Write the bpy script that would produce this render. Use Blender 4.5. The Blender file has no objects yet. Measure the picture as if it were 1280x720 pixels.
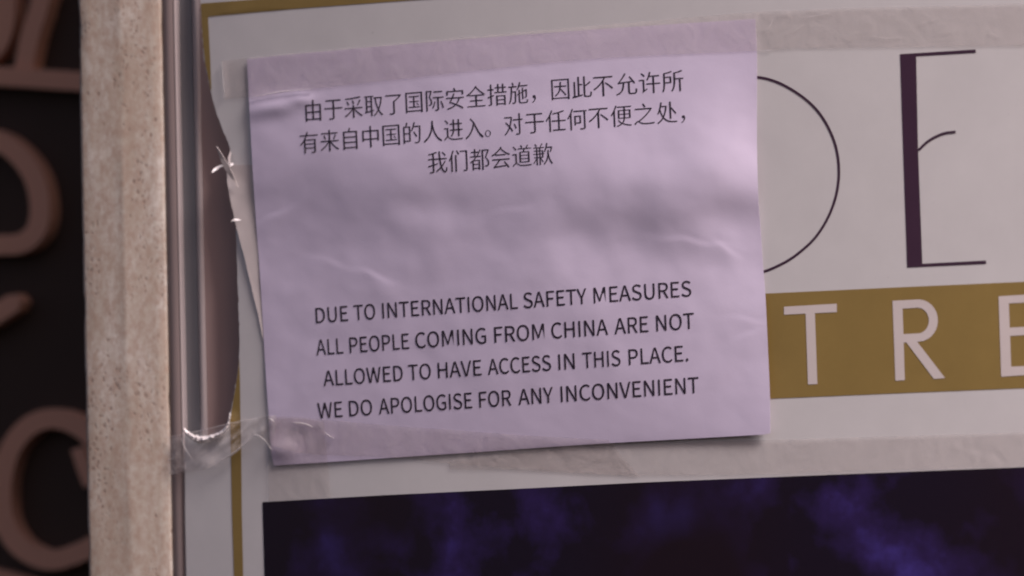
import bpy, bmesh, math, random
from mathutils import Vector, Matrix, noise
from mathutils.geometry import tessellate_polygon
random.seed(7)

# ------------------------------------------------------------------ camera
S = bpy.context.scene
COL = S.collection
R = math.radians
FPX, DIST, YAW, PITCH, ROLL = 8000.0, 3.30, R(28), R(3.1), R(1.3)
Z0 = 1.60                                     # height of the notice above the pavement
r0 = Vector((math.cos(YAW), math.sin(YAW), 0))
fw = Vector((-math.sin(YAW)*math.cos(PITCH), math.cos(YAW)*math.cos(PITCH), math.sin(PITCH)))
up0 = r0.cross(fw)
right = r0*math.cos(ROLL) - up0*math.sin(ROLL)
up = r0*math.sin(ROLL) + up0*math.cos(ROLL)
CAM = Vector((0, 0, Z0)) - fw*DIST
cd = bpy.data.cameras.new('camera'); cam = bpy.data.objects.new('camera', cd); COL.objects.link(cam)
m = Matrix((right, up, -fw)).transposed().to_4x4(); m.translation = CAM
cam.matrix_world = m
cd.sensor_width = 36; cd.lens = FPX/1280*36
cd.clip_start = .1; cd.clip_end = 200
cd.dof.use_dof = True; cd.dof.focus_distance = DIST-.01; cd.dof.aperture_fstop = 8.5
S.camera = cam

# ------------------------------------------------------------------ daylight
W = bpy.data.worlds.new("World"); S.world = W; W.use_nodes = True
SUN_EL, SUN_AZ = 40, 66                       # azimuth to the right of the wall's outward normal
nt = W.node_tree; nt.nodes.clear()
sky = nt.nodes.new('ShaderNodeTexSky'); sky.sky_type = 'NISHITA'; sky.sun_disc = False
sky.sun_elevation = R(SUN_EL); sky.sun_rotation = R(180-SUN_AZ); sky.air_density = 1.0; sky.dust_density = 4.0
bg = nt.nodes.new('ShaderNodeBackground'); bg.inputs[1].default_value = .055
wo = nt.nodes.new('ShaderNodeOutputWorld')
tint = nt.nodes.new('ShaderNodeMix'); tint.data_type = 'RGBA'; tint.blend_type = 'MULTIPLY'      # the camera's warm white balance
tint.inputs[0].default_value = 1; tint.inputs[7].default_value = (1.0, .80, .80, 1)
nt.links.new(sky.outputs[0], tint.inputs[6]); nt.links.new(tint.outputs[2], bg.inputs[0]); nt.links.new(bg.outputs[0], wo.inputs[0])
sd = bpy.data.lights.new('sun', 'SUN'); sd.energy = 2.2; sd.angle = R(16); sd.color = (1, .885, .87)
so = bpy.data.objects.new('sun', sd); COL.objects.link(so)
sv = Vector((math.sin(R(SUN_AZ))*math.cos(R(SUN_EL)), -math.cos(R(SUN_AZ))*math.cos(R(SUN_EL)), math.sin(R(SUN_EL))))
so.rotation_euler = sv.to_track_quat('Z', 'Y').to_euler(); so.location = (1, -2, 4)
S.view_settings.view_transform = 'Standard'; S.view_settings.look = 'None'
S.cycles.filter_width = 2.0
S.view_settings.gamma = 1; S.view_settings.exposure = .91

# ------------------------------------------------------------------ helpers
def at_y(px, py, y):
    """point of the place seen at photo pixel (px, py) on the upright plane at depth y"""
    d = fw*FPX + right*(px-640) - up*(py-360)
    return CAM + d*((y-CAM.y)/d.y)
BOW, BOWX = .30, .17                          # the poster board is slightly bowed, standing proudest at BOWX
def bow(x):
    x = min(.60, max(-.34, x)); return BOW*(x-BOWX)**2
def at(px, py, h=0.0):
    """the same on the bowed surface of the poster, h metres in front of it"""
    p = at_y(px, py, -h)
    for _ in range(3): p = at_y(px, py, bow(p.x)-h)
    return p

def link(name, me, mat=None, parent=None):
    o = bpy.data.objects.new(name, me); COL.objects.link(o)
    if mat: me.materials.append(mat)
    if parent: o.parent = parent
    return o

def empty(name, loc, label, cat, group=None):
    o = bpy.data.objects.new(name, None); COL.objects.link(o); o.location = loc; o.empty_display_size = .02
    bpy.context.view_layer.update()
    return tag(o, label, cat, group)

def tag(o, label=None, cat=None, group=None, kind=None):
    for k, v in (('label', label), ('category', cat), ('group', group), ('kind', kind)):
        if v: o[k] = v
    return o

def mesh(name, verts, faces, mat, parent=None, smooth=False):
    """verts in world space; kept in world space under a parent"""
    me = bpy.data.meshes.new(name)
    off = parent_origin(parent)
    me.from_pydata([Vector(v)-off for v in verts], [], faces); me.update()
    if smooth:
        for p in me.polygons: p.use_smooth = True
    return link(name, me, mat, parent)

def parent_origin(p):
    v = Vector((0, 0, 0))
    while p is not None:
        v = v + p.location; p = p.parent
    return v

def sheet(name, pts, h, mat, parent=None, thick=0.0, holes=()):
    """a flat printed shape given by its outline; pts are photo pixels, lying h metres off the poster plane"""
    loops = [list(pts)] + [list(x) for x in holes]
    flat = [p for l in loops for p in l]
    tris = tessellate_polygon([[Vector((x, -y, 0)) for x, y in l] for l in loops])
    bm = bmesh.new(); bv = [bm.verts.new((x, y, 0)) for x, y in flat]
    for t in tris:
        if len(set(t)) == 3: bm.faces.new([bv[i] for i in t])
    for _ in range(7):
        es = [e for e in bm.edges if e.calc_length() > 44]
        if not es: break
        bmesh.ops.subdivide_edges(bm, edges=es, cuts=1)
        bmesh.ops.triangulate(bm, faces=bm.faces)
    off = parent_origin(parent)
    for v in bm.verts: v.co = at(v.co.x, v.co.y, h)-off
    bm.normal_update()
    for f in bm.faces:
        f.smooth = name not in ('letter', 'letter_arm')
        if f.normal.y > 0: f.normal_flip()
    me = bpy.data.meshes.new(name); bm.to_mesh(me); bm.free()
    o = link(name, me, mat, parent)
    if thick:
        md = o.modifiers.new('thickness', 'SOLIDIFY'); md.thickness = thick; md.offset = -1
        es_ = o.modifiers.new('sharp_rim', 'EDGE_SPLIT'); es_.split_angle = R(50)
    return o

def lerp(a, b, t): return a+(b-a)*t
def pl(pts, t):
    """smooth point on a polyline of (x, y) at t in 0..1 by chord length (Catmull-Rom)"""
    d = [0]
    for a, b in zip(pts, pts[1:]): d.append(d[-1]+math.hypot(b[0]-a[0], b[1]-a[1]))
    s = t*d[-1]
    for i in range(len(pts)-1):
        if s <= d[i+1] or i == len(pts)-2:
            u = (s-d[i])/(d[i+1]-d[i]); break
    p0 = pts[max(i-1, 0)]; p1 = pts[i]; p2 = pts[i+1]; p3 = pts[min(i+2, len(pts)-1)]
    L = d[i+1]-d[i]
    def tang(a, b, da, db): return ((b[0]-a[0])/(da+db)*L, (b[1]-a[1])/(da+db)*L)
    l0 = d[i]-d[i-1] if i > 0 else 0
    l2 = d[i+2]-d[i+1] if i+2 < len(pts) else 0
    m1 = tang(p0, p2, l0, L); m2 = tang(p1, p3, L, l2)
    u2, u3 = u*u, u*u*u
    h = (2*u3-3*u2+1, u3-2*u2+u, -2*u3+3*u2, u3-u2)
    return tuple(h[0]*p1[k]+h[1]*m1[k]+h[2]*p2[k]+h[3]*m2[k] for k in (0, 1))
def curve(pts, n): return [pl(pts, i/n) for i in range(n+1)]
def sm(a, b, x):
    t = min(1, max(0, (x-a)/(b-a))); return t*t*(3-2*t)
def gauss(x, s): return math.exp(-.5*(x/s)**2)
def fbm(x, y, sc, seed=0, o=3):
    return noise.fractal(Vector((x/sc, y/sc, seed*7.3)), 1.0, 2.0, o)

# ------------------------------------------------------------------ materials
def mat(name, base, rough=.5, metal=0., spec=.5):
    m_ = bpy.data.materials.new(name); m_.use_nodes = True
    b = m_.node_tree.nodes['Principled BSDF']
    b.inputs['Base Color'].default_value = (*base, 1); b.inputs['Roughness'].default_value = rough
    b.inputs['Metallic'].default_value = metal; b.inputs['Specular IOR Level'].default_value = spec
    return m_, m_.node_tree, b
def N(nt_, kind, **kw):
    n = nt_.nodes.new(kind)
    for k, v in kw.items():
        if k in n.inputs.keys() if isinstance(k, str) else False: n.inputs[k].default_value = v
        else: setattr(n, k, v)
    return n
def objco(nt_, scale=(1, 1, 1), loc=(0, 0, 0)):
    g = nt_.nodes.new('ShaderNodeNewGeometry'); mp = nt_.nodes.new('ShaderNodeMapping')
    mp.inputs['Scale'].default_value = scale; mp.inputs['Location'].default_value = loc
    nt_.links.new(g.outputs['Position'], mp.inputs[0]); return mp.outputs[0]
def tex(nt_, co, scale, detail=3, rough=.5, dist=0):
    n = nt_.nodes.new('ShaderNodeTexNoise'); n.inputs['Scale'].default_value = scale
    n.inputs['Detail'].default_value = detail; n.inputs['Roughness'].default_value = rough
    n.inputs['Distortion'].default_value = dist
    nt_.links.new(co, n.inputs['Vector']); return n.outputs['Fac']
def ramp(nt_, fac, stops, interp='LINEAR'):
    r_ = nt_.nodes.new('ShaderNodeValToRGB'); r_.color_ramp.interpolation = interp
    els = r_.color_ramp.elements
    while len(els) < len(stops): els.new(.5)
    for e, (p, c) in zip(els, stops):
        e.position = p; e.color = (*c, 1) if len(c) == 3 else c
    nt_.links.new(fac, r_.inputs[0]); return r_.outputs[0]
def mix(nt_, fac, a, b, kind='MIX'):
    m_ = nt_.nodes.new('ShaderNodeMix'); m_.data_type = 'RGBA'; m_.blend_type = kind
    for s, v in ((m_.inputs[0], fac), (m_.inputs[6], a), (m_.inputs[7], b)):
        if isinstance(v, (int, float)): s.default_value = v
        elif isinstance(v, tuple): s.default_value = (*v, 1)
        else: nt_.links.new(v, s)
    return m_.outputs[2]
def bump(nt_, b, hgt, strength, dist):
    bp = nt_.nodes.new('ShaderNodeBump'); bp.inputs['Strength'].default_value = strength
    bp.inputs['Distance'].default_value = dist
    nt_.links.new(hgt, bp.inputs['Height']); nt_.links.new(bp.outputs[0], b.inputs['Normal']); return bp

# printed vinyl poster: off-white, faint dirt and specks
def vinyl(name, base, dirt=.06):
    m_, t, b = mat(name, base, .42, spec=.4)
    co = objco(t)
    f = tex(t, co, 22, 6, .7)
    c = mix(t, ramp(t, f, [(.35, (0, 0, 0)), (.7, (1, 1, 1))]), tuple(x*(1-dirt) for x in base), base)
    sp = ramp(t, tex(t, co, 420, 2, .5), [(.72, (0, 0, 0)), (.80, (1, 1, 1))])
    big = ramp(t, tex(t, co, 30, 2), [(.5, (0, 0, 0)), (.65, (.5, .5, .5))])
    t2 = t.nodes.new('ShaderNodeMath'); t2.operation = 'MULTIPLY'; t.links.new(sp, t2.inputs[0]); t.links.new(big, t2.inputs[1])
    c = mix(t, t2.outputs[0], c, tuple(x*.55 for x in base))
    t.links.new(c, b.inputs['Base Color'])
    bump(t, b, tex(t, co, 22, 2, .4), .10, .004)
    return m_
M = {}
M['vinyl'] = vinyl('poster_vinyl', (.60, .60, .615))
M['flap'] = vinyl('torn_vinyl', (.56, .515, .515), .1)
M['gold'] = vinyl('gold_print', (.27, .190, .060), .12)
M['ink'] = vinyl('aubergine_ink', (.050, .022, .046), .1)
M['white_print'] = vinyl('white_print', (.62, .57, .565))
# torn fibres
M['fibre'] = mat('torn_paper_fibre', (.95, .93, .95), .8)[0]

# photo panel: nearly black print with dim violet clouds
m_, t, b = mat('dark_photo_print', (.008, .004, .012), .33, spec=.35)
co = objco(t, (1, 1, 1.05), (0.35, 0, .05))
f = tex(t, co, 17, 5, .55, 0)
g = tex(t, co, 5, 2, .5)
c1 = ramp(t, f, [(.45, (.009, .0045, .014)), (.56, (.024, .012, .072)), (.68, (.052, .034, .22))])
c2 = ramp(t, g, [(.38, (.010, .003, .005)), (.55, (1, 1, 1))])
c = mix(t, ramp(t, g, [(.40, (0, 0, 0)), (.55, (1, 1, 1))]), (.011, .0045, .010), c1)
t.links.new(c, b.inputs['Base Color']); M['photo'] = m_

# office paper, faintly lavender from its brightener
m_, t, b = mat('office_paper', (.66, .55, .70), .75, spec=.25)
co = objco(t)
c = mix(t, ramp(t, tex(t, co, 25, 4, .6), [(.3, (0, 0, 0)), (.7, (1, 1, 1))]), (.60, .545, .71), (.64, .585, .76))
t.links.new(c, b.inputs['Base Color'])
bump(t, b, tex(t, co, 900, 3, .6), .06, .0006)
b.inputs['Subsurface Weight'].default_value = 0
M['paper'] = m_
m_, t, b = mat('black_toner', (.022, .014, .026), .5)
co = objco(t); t.links.new(mix(t, ramp(t, tex(t, co, 700, 2), [(.4, (0, 0, 0)), (.7, (1, 1, 1))]), (.016, .010, .020), (.055, .04, .06)), b.inputs['Base Color'])
M['toner'] = m_

# aluminium
def alu(name, base, rough, metal=.85):
    m_, t, b = mat(name, base, rough, metal)
    co = objco(t, (1, 1, .02))
    c = mix(t, tex(t, co, 500, 2), tuple(x*.85 for x in base), tuple(min(1, x*1.1) for x in base))
    t.links.new(c, b.inputs['Base Color'])
    bump(t, b, tex(t, co, 900, 2), .06, .0005)
    return m_
M['alu'] = alu('anodised_aluminium', (.20, .16, .16), .45, .3)
M['alu_light'] = alu('aluminium_bead', (.36, .32, .33), .42, .3)
M['alu_dark'] = alu('groove_steel', (.165, .165, .18), .4, .1)
m_, t, b = mat('brown_backing', (.115, .078, .075), .38, spec=.5)
co = objco(t)
c = mix(t, tex(t, co, 9, 3), (.29, .205, .195), (.35, .26, .25)); t.links.new(c, b.inputs['Base Color'])
M['backing'] = m_

# travertine
m_, t, b = mat('travertine', (.5, .4, .35), .7, spec=.3)
co = objco(t, (1, 1, .35)); co1 = objco(t, (1, 1, .75))
n1 = tex(t, co, 46, 6, .7, .5)
c = ramp(t, n1, [(.28, (.30, .255, .21)), (.43, (.37, .33, .285)), (.56, (.42, .39, .355)), (.72, (.54, .52, .50))])
n2 = tex(t, co1, 260, 4, .65)
c = mix(t, ramp(t, n2, [(.35, (0, 0, 0)), (.65, (.75, .75, .75))]), c, (.29, .215, .175))
# pits: small dark pores gathered in patches
v = t.nodes.new('ShaderNodeTexVoronoi'); v.inputs['Scale'].default_value = 330; v.inputs['Randomness'].default_value = 1
wn = t.nodes.new('ShaderNodeTexNoise'); wn.inputs['Scale'].default_value = 160; t.links.new(co1, wn.inputs['Vector'])
wv = t.nodes.new('ShaderNodeVectorMath'); wv.operation = 'MULTIPLY_ADD'; wv.inputs[1].default_value = (.006, .006, .006)
t.links.new(wn.outputs['Color'], wv.inputs[0]); t.links.new(co1, wv.inputs[2]); t.links.new(wv.outputs[0], v.inputs['Vector'])
pit = ramp(t, v.outputs['Distance'], [(.10, (1, 1, 1)), (.40, (0, 0, 0))])
pm = ramp(t, tex(t, co, 60, 3, .6), [(.46, (0, 0, 0)), (.60, (.75, .75, .75))])
mm = t.nodes.new('ShaderNodeMath'); mm.operation = 'MULTIPLY'; t.links.new(pit, mm.inputs[0]); t.links.new(pm, mm.inputs[1])
v2 = t.nodes.new('ShaderNodeTexVoronoi'); v2.inputs['Scale'].default_value = 140
t.links.new(objco(t, (1, 1, .7), (.3, .1, 0)), v2.inputs['Vector'])
pit2 = ramp(t, v2.outputs['Distance'], [(.08, (1, 1, 1)), (.16, (0, 0, 0))])
pm2 = ramp(t, tex(t, objco(t, (1, 1, .4), (2, 1, 0)), 30, 2), [(.50, (0, 0, 0)), (.62, (.8, .8, .8))])
mm2 = t.nodes.new('ShaderNodeMath'); mm2.operation = 'MULTIPLY'; t.links.new(pit2, mm2.inputs[0]); t.links.new(pm2, mm2.inputs[1])
mx = t.nodes.new('ShaderNodeMath'); mx.operation = 'MAXIMUM'; t.links.new(mm.outputs[0], mx.inputs[0]); t.links.new(mm2.outputs[0], mx.inputs[1])
c = mix(t, mx.outputs[0], c, (.20, .145, .12))
t.links.new(c, b.inputs['Base Color'])
inv = t.nodes.new('ShaderNodeMath'); inv.operation = 'SUBTRACT'; inv.inputs[0].default_value = 1; t.links.new(mx.outputs[0], inv.inputs[1])
ad = t.nodes.new('ShaderNodeMath'); ad.operation = 'MULTIPLY_ADD'; t.links.new(n2, ad.inputs[0]); ad.inputs[1].default_value = .35; t.links.new(inv.outputs[0], ad.inputs[2])
bump(t, b, ad.outputs[0], .22, .0010)
M['stone'] = m_

M['dark'] = mat('dark_shop_board', (.045, .030, .024), .6, spec=.2)[0]
m_, t, b = mat('brown_letter_paint', (.58, .32, .225), .5, spec=.3)
M['brown'] = m_

# clear adhesive tape: thin film, see-through with a dull sheen
def tapemat(name, tint, haze, rough, wr, wscale):
    m_ = bpy.data.materials.new(name); m_.use_nodes = True
    t = m_.node_tree; t.nodes.clear()
    o = t.nodes.new('ShaderNodeOutputMaterial'); tr = t.nodes.new('ShaderNodeBsdfTransparent'); pr = t.nodes.new('ShaderNodeBsdfPrincipled')
    tr.inputs[0].default_value = (*tint, 1)
    pr.inputs['Base Color'].default_value = (.80, .76, .76, 1); pr.inputs['Roughness'].default_value = rough
    ms = t.nodes.new('ShaderNodeMixShader')
    co = objco(t)
    n = tex(t, co, wscale, 4, .6, 1.0)
    fr = t.nodes.new('ShaderNodeMapRange'); fr.inputs[1].default_value = .3; fr.inputs[2].default_value = .75
    fr.inputs[3].default_value = haze*.6; fr.inputs[4].default_value = haze*1.5
    t.links.new(n, fr.inputs[0]); t.links.new(fr.outputs[0], ms.inputs[0])
    bp = t.nodes.new('ShaderNodeBump'); bp.inputs['Strength'].default_value = wr; bp.inputs['Distance'].default_value = .002
    t.links.new(n, bp.inputs['Height']); t.links.new(bp.outputs[0], pr.inputs['Normal'])
    t.links.new(tr.outputs[0], ms.inputs[1]); t.links.new(pr.outputs[0], ms.inputs[2]); t.links.new(ms.outputs[0], o.inputs[0])
    return m_
M['tape'] = tapemat('clear_tape', (.905, .89, .885), .13, .22, .6, 70)
M['film'] = tapemat('stretched_film', (.96, .95, .95), .20, .20, .8, 75)

# ------------------------------------------------------------------ the setting behind
def box(name, x0, x1, y0, y1, z0, z1, mt, parent=None, bev=0):
    V = [(x, y, z) for x in (x0, x1) for y in (y0, y1) for z in (z0, z1)]
    F = [(0, 1, 3, 2), (4, 6, 7, 5), (0, 4, 5, 1), (2, 3, 7, 6), (0, 2, 6, 4), (1, 5, 7, 3)]
    o = mesh(name, V, F, mt, parent)
    if bev:
        bm = bmesh.new(); bm.from_mesh(o.data)
        bmesh.ops.bevel(bm, geom=[e for e in bm.edges if abs((e.verts[0].co-e.verts[1].co).z) > .3], offset=bev, segments=4, affect='EDGES', profile=.6)
        bm.to_mesh(o.data); bm.free()
        for p in o.data.polygons: p.use_smooth = True
    return o
ZL, ZH = Z0-.75, Z0+.75
BY = .55
bd = empty('dark_signboard', (at_y(0, 360, BY).x, BY, Z0), 'dark brown shop board with large brown letters behind the stone pillar', 'signboard')
box('board', -1.9, .25, BY, BY+.04, ZL-.3, ZH+.3, M['dark'], bd)

def ribbon(name, pts, wid, parent, n=40, closed=False, depth=.012, hb=BY-.012):
    """raised flat letter stroke following a centre line (photo pixels), wid in pixels"""
    c = curve(pts, n)
    L, Rr = [], []
    for i, p in enumerate(c):
        a = c[max(i-1, 0)]; b_ = c[min(i+1, n)]
        if closed: a = c[(i-1) % n]; b_ = c[(i+1) % n]
        dx, dy = b_[0]-a[0], b_[1]-a[1]; q = math.hypot(dx, dy)
        w = wid(i/n) if callable(wid) else wid
        L.append((p[0]-dy/q*w/2, p[1]+dx/q*w/2)); Rr.append((p[0]+dy/q*w/2, p[1]-dx/q*w/2))
    V = []
    for a, b_ in zip(L, Rr):
        V += [at_y(*a, hb), at_y(*b_, hb), at_y(*a, hb)+Vector((0, depth, 0)), at_y(*b_, hb)+Vector((0, depth, 0))]
    F = []
    for i in range(n):
        k = 4*i
        F += [(k, k+1, k+5, k+4), (k, k+4, k+6, k+2), (k+1, k+3, k+7, k+5), (k+2, k+6, k+7, k+3)]
    F += [(0, 2, 3, 1), (4*n, 4*n+1, 4*n+3, 4*n+2)]
    o = mesh(name, V, F, M['brown'], parent)
    bm = bmesh.new(); bm.from_mesh(o.data); bmesh.ops.recalc_face_normals(bm, faces=bm.faces); bm.to_mesh(o.data); bm.free()
    return o
# upper row: bowl, slanted stem and the bar they stand on
ribbon('letter', [(-60, -40), (-20, -52), (2, -20), (6, 20), (-6, 58), (-50, 92)], 24, bd)
ribbon('letter', [(60, -40), (48, 10), (36, 50), (27, 96)], 23, bd, 12)
ribbon('letter', [(-120, 92), (0, 95), (60, 99), (190, 107)], 24, bd, 12, hb=BY-.0145)
# middle row: rounded loop
ribbon('letter', [(-90, 232), (-70, 190), (-30, 172), (8, 182), (38, 214), (49, 250), (46, 285), (28, 303), (-10, 306), (-90, 304)], lambda t: 25, bd, 60)
ribbon('letter', [(-60, 412), (-20, 400), (6, 385), (24, 372)], lambda t: 24*min(1, max(.25, (1-t)*9)**.5), bd, 24)
# lower row: big C
ribbon('letter', [(120, 555), (104, 537), (70, 523), (38, 531), (12, 562), (1, 610), (6, 655), (26, 685), (60, 700), (100, 690), (140, 668)], 25, bd, 60)
ribbon('letter', [(96, 560), (104, 585), (112, 606)], 16, bd, 10)
ribbon('letter', [(-90, 706), (-40, 716), (10, 728), (70, 745)], 24, bd, 12)

# stone pillar
FY = bow(at(209, 360, 0).x)                   # depth of the case front at its left end
xr = at_y(209, 360, FY).x
xl = at_y(102, 360, FY-.0050).x; xk = at_y(157, 360, FY-.0052).x
def pillar():
    # front of two facets meeting in a soft arris, rounded left corner
    pr = [(xl, .50), (xl, FY-.0020), (xl+.0004, FY-.0036), (xl+.0016, FY-.0048), (xl+.0034, FY-.0052)]
    pr += [(lerp(xl+.0034, xk-.002, k/4), FY-.0052) for k in (1, 2, 3, 4)]
    pr += [(xk-.0008, FY-.0052), (xk+.0008, FY-.0051), (xk+.0022, FY-.0049)]
    pr += [(lerp(xk+.0022, xr-.0012, k/4), lerp(FY-.0049, FY-.0016, k/4)) for k in (1, 2, 3, 4)]
    pr += [(xr-.0004, FY-.0010), (xr, FY-.0002), (xr, .50)]
    nz = 260; V = []; F = []; n = len(pr)
    for j in range(nz+1):
        z = lerp(ZL, ZH, j/nz)
        for i, (x, y) in enumerate(pr):
            # worn corner: little chips eat into the left and right edges
            w = 1 if 0 < i < n-1 else 0
            chip = max(0, noise.noise(Vector((z*55, i*.25, 4)))-.30)*.0022 if (i in (1, 2, 3, n-2, n-3)) else 0
            V.append((x+(chip if i < 5 else -chip)*w, y+(chip+.00025*noise.noise(Vector((z*30, i*.6, 9))))*w, z))
    for j in range(nz):
        for i in range(n-1):
            k = j*n+i; F.append((k, k+1, k+n+1, k+n))
        F.append((j*n+n-1, j*n, (j+1)*n, (j+1)*n+n-1))
    F += [tuple(range(n))[::-1], tuple(range(nz*n, nz*n+n))]
    o = mesh('stone_pillar', V, F, M['stone'])
    bm = bmesh.new(); bm.from_mesh(o.data); bmesh.ops.recalc_face_normals(bm, faces=bm.faces); bm.to_mesh(o.data); bm.free()
    for p in o.data.polygons: p.use_smooth = True
    o.data.set_sharp_from_angle(angle=R(50))
    return o
pil = pillar()
tag(pil, 'pitted beige travertine pillar at the left edge of the display case', 'stone pillar')
# the photograph's vertical lines are true verticals here

# ------------------------------------------------------------------ display case
case = empty('display_case', (at(230, 360).x, .01, Z0), 'grey aluminium display case with brown backing behind the torn poster', 'display case')
def extrude(name, prof, mt, parent, z0=ZL+.05, z1=ZH-.05, smooth=True):
    V = [(x, y+FY, z0) for x, y in prof]+[(x, y+FY, z1) for x, y in prof]
    n = len(prof)
    F = [(i, i+1, n+i+1, n+i) for i in range(n-1)]+[(n-1, 0, n, 2*n-1)]
    F += [tuple(range(n))[::-1], tuple(range(n, 2*n))]
    o = mesh(name, V, F, mt, parent)
    bm = bmesh.new(); bm.from_mesh(o.data); bmesh.ops.recalc_face_normals(bm, faces=bm.faces); bm.to_mesh(o.data); bm.free()
    if smooth:
        for p in o.data.polygons: p.use_smooth = len(p.vertices) == 4
        o.data.set_sharp_from_angle(angle=R(40))
    return o
def X(px, h): return at_y(px, 360, FY-h).x
def arc(xa, xb, y0, hh, n=10):
    return [(lerp(xa, xb, i/n), y0-hh*math.sin(math.pi*i/n)) for i in range(n+1)]
# outer lip, shallow and slightly rounded
extrude('outer_lip', arc(xr+.0002, X(222.5, .002), 0.000, .0014)+[(X(222.5, .002), .02), (xr+.0002, .02)], M['alu'], case)
extrude('bead', arc(X(222.6, .001), X(226.2, .001), .0008, .0016)+[(X(226.2, .001), .02), (X(222.6, .001), .02)], M['alu_light'], case)
gx0, gx1 = X(226.2, .001)+.0001, X(246.5, -.001)
extrude('groove', [(gx0, .0030), (lerp(gx0, gx1, .25), .0028), (lerp(gx0, gx1, .5), .0024), (lerp(gx0, gx1, .8), .0016), (gx1, .0010), (gx1, .02), (gx0, .02)], M['alu_dark'], case)
bx = X(256, -.0015)
extrude('bead', arc(gx1+.0001, bx, .0013, .0011)+[(bx, .02), (gx1+.0001, .02)], M['alu_light'], case)
bx += .0001
extrude('backing', [(bx, .0015), (bx+.003, .0019), (bx+.007, .0025), (bx+.012, .0030), (bx+.018, .0034), (bx+.026, .0036), (.95, .0036), (.95, .019), (bx, .019)], M['backing'], case)
box('case_body', xr+.0002, .95, FY+.0202, FY+.12, ZL+.05, ZH-.05, M['alu'], case)

# ------------------------------------------------------------------ poster
poster = empty('poster', at(700, 360, 0), 'white vinyl poster with gold border and letters, torn away at its left side', 'poster')
HB = .0000
def ptbl(seq):
    return seq
tear = [(251, -60), (250.5, 8), (252, 30), (253.5, 58), (256, 80), (260, 98), (264.5, 118), (269, 136), (275, 153), (282, 170), (288, 186), (286, 197), (284, 205),
        (284, 216), (288, 240), (292, 262), (295, 284), (296.5, 330), (298, 380), (299.5, 425), (298.5, 455), (295, 478), (291, 500), (287, 520), (284, 534), (276, 543),
        (262, 549), (250, 551), (240, 547), (231, 538)]
def jag(pts, amp, step=4, seed=3):
    out = []
    for a, b_ in zip(pts, pts[1:]):
        k = max(1, int(math.hypot(b_[0]-a[0], b_[1]-a[1])/step))
        for i in range(k):
            x, y = lerp(a[0], b_[0], i/k), lerp(a[1], b_[1], i/k)
            out.append((x+amp*noise.noise(Vector((x/6, y/6, seed))), y+amp*noise.noise(Vector((x/6, y/6, seed+9)))))
    out.append(pts[-1]); return out
jt = jag(tear, 1.2)
outline = jt + [(231.5, 640), (233, 720), (236, 1150), (1900, 1090), (1800, -110), (600, -80)]
sh = sheet('sheet', outline, HB, M['vinyl'], poster, .0006)

# gold border, upper left corner
HG = .00018
top_out = [(250.3, 20.5), (330, 13.5), (420, 6.5), (520, -2), (900, -28), (1790, -80)]
top_in = [(1790, -62), (900, -12), (540, 0), (420, 8.5), (330, 15.5), (260, 21.5)]
sheet('gold_border', [(251.6, 20.5), (250.9, 4.4), (315, -.5), (420, -8.5), (520, -16.5), (900, -44), (1790, -96), (1790, -72), (900, -25), (540, -1.5), (495, 1.5), (380, 10), (300, 17), (260, 20.8),
      (261.5, 50), (263, 80), (264.2, 112), (263, 112), (260.6, 98), (256.6, 80), (254.2, 58), (252.6, 36)], HG, M['gold'], poster)
lowg = [(299, 446), (300, 480), (300.5, 520), (301.5, 560), (302.2, 640), (304, 720), (312, 1110), (298, 1110), (292.5, 720), (290, 640), (288.5, 560), (287.8, 525), (291.6, 500), (295.6, 478), (298.6, 456)]
sheet('gold_border', lowg, HG, M['gold'], poster)

# gold band and its letters
band = sheet('gold_band', [(600, 383.5), (955.8, 367), (1120, 359.3), (1280, 352.2), (1790, 331), (1790, 466), (1280, 485.2), (1120, 491.6), (962, 498.4), (600, 514)], HG, M['gold'], poster)
HL = .00034
lt = dict(mt=M['white_print'])
sheet('letter', [(980, 383.4), (1046, 379.6), (1046, 390.2), (1018.6, 391.4), (1021.7, 480), (1010, 480.6), (1007, 392), (980, 393.4)], HL, M['white_print'], band)
def arcp(cx, cy, rx, ry, a0, a1, n): return [(cx+rx*math.cos(R(lerp(a0, a1, i/n))), cy+ry*math.sin(R(lerp(a0, a1, i/n)))) for i in range(n+1)]
Rout = [(1115.6, 376)]+[(1147, 374.3)]+arcp(1148, 400.6, 24.4, 26.4, -85, 88, 14)+[(1146.5, 427.2), (1181.4, 472.6), (1167.4, 473.7), (1133, 428), (1129.6, 428.2), (1131, 475.2), (1119.3, 476)]
Rin = [(1128.2, 385.8)]+[(1146.5, 384.6)]+arcp(1147.5, 400.7, 13.6, 16, -85, 88, 12)+[(1129.3, 417.6)]
sheet('letter', Rout, HL, M['white_print'], band, holes=[Rin])
sheet('letter', [(1248.2, 370.4), (1304, 367), (1304.6, 377), (1261, 379.2), (1262.2, 409.6), (1298, 407.6), (1298.4, 417.6), (1262.6, 420), (1264, 458.4), (1306, 456.4), (1306.6, 467.4), (1251.5, 470.8)], HL, M['white_print'], band)
sheet('letter', [(1385, 362), (1397, 361.4), (1400, 463.4), (1388, 464)], HL, M['white_print'], band)

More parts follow.
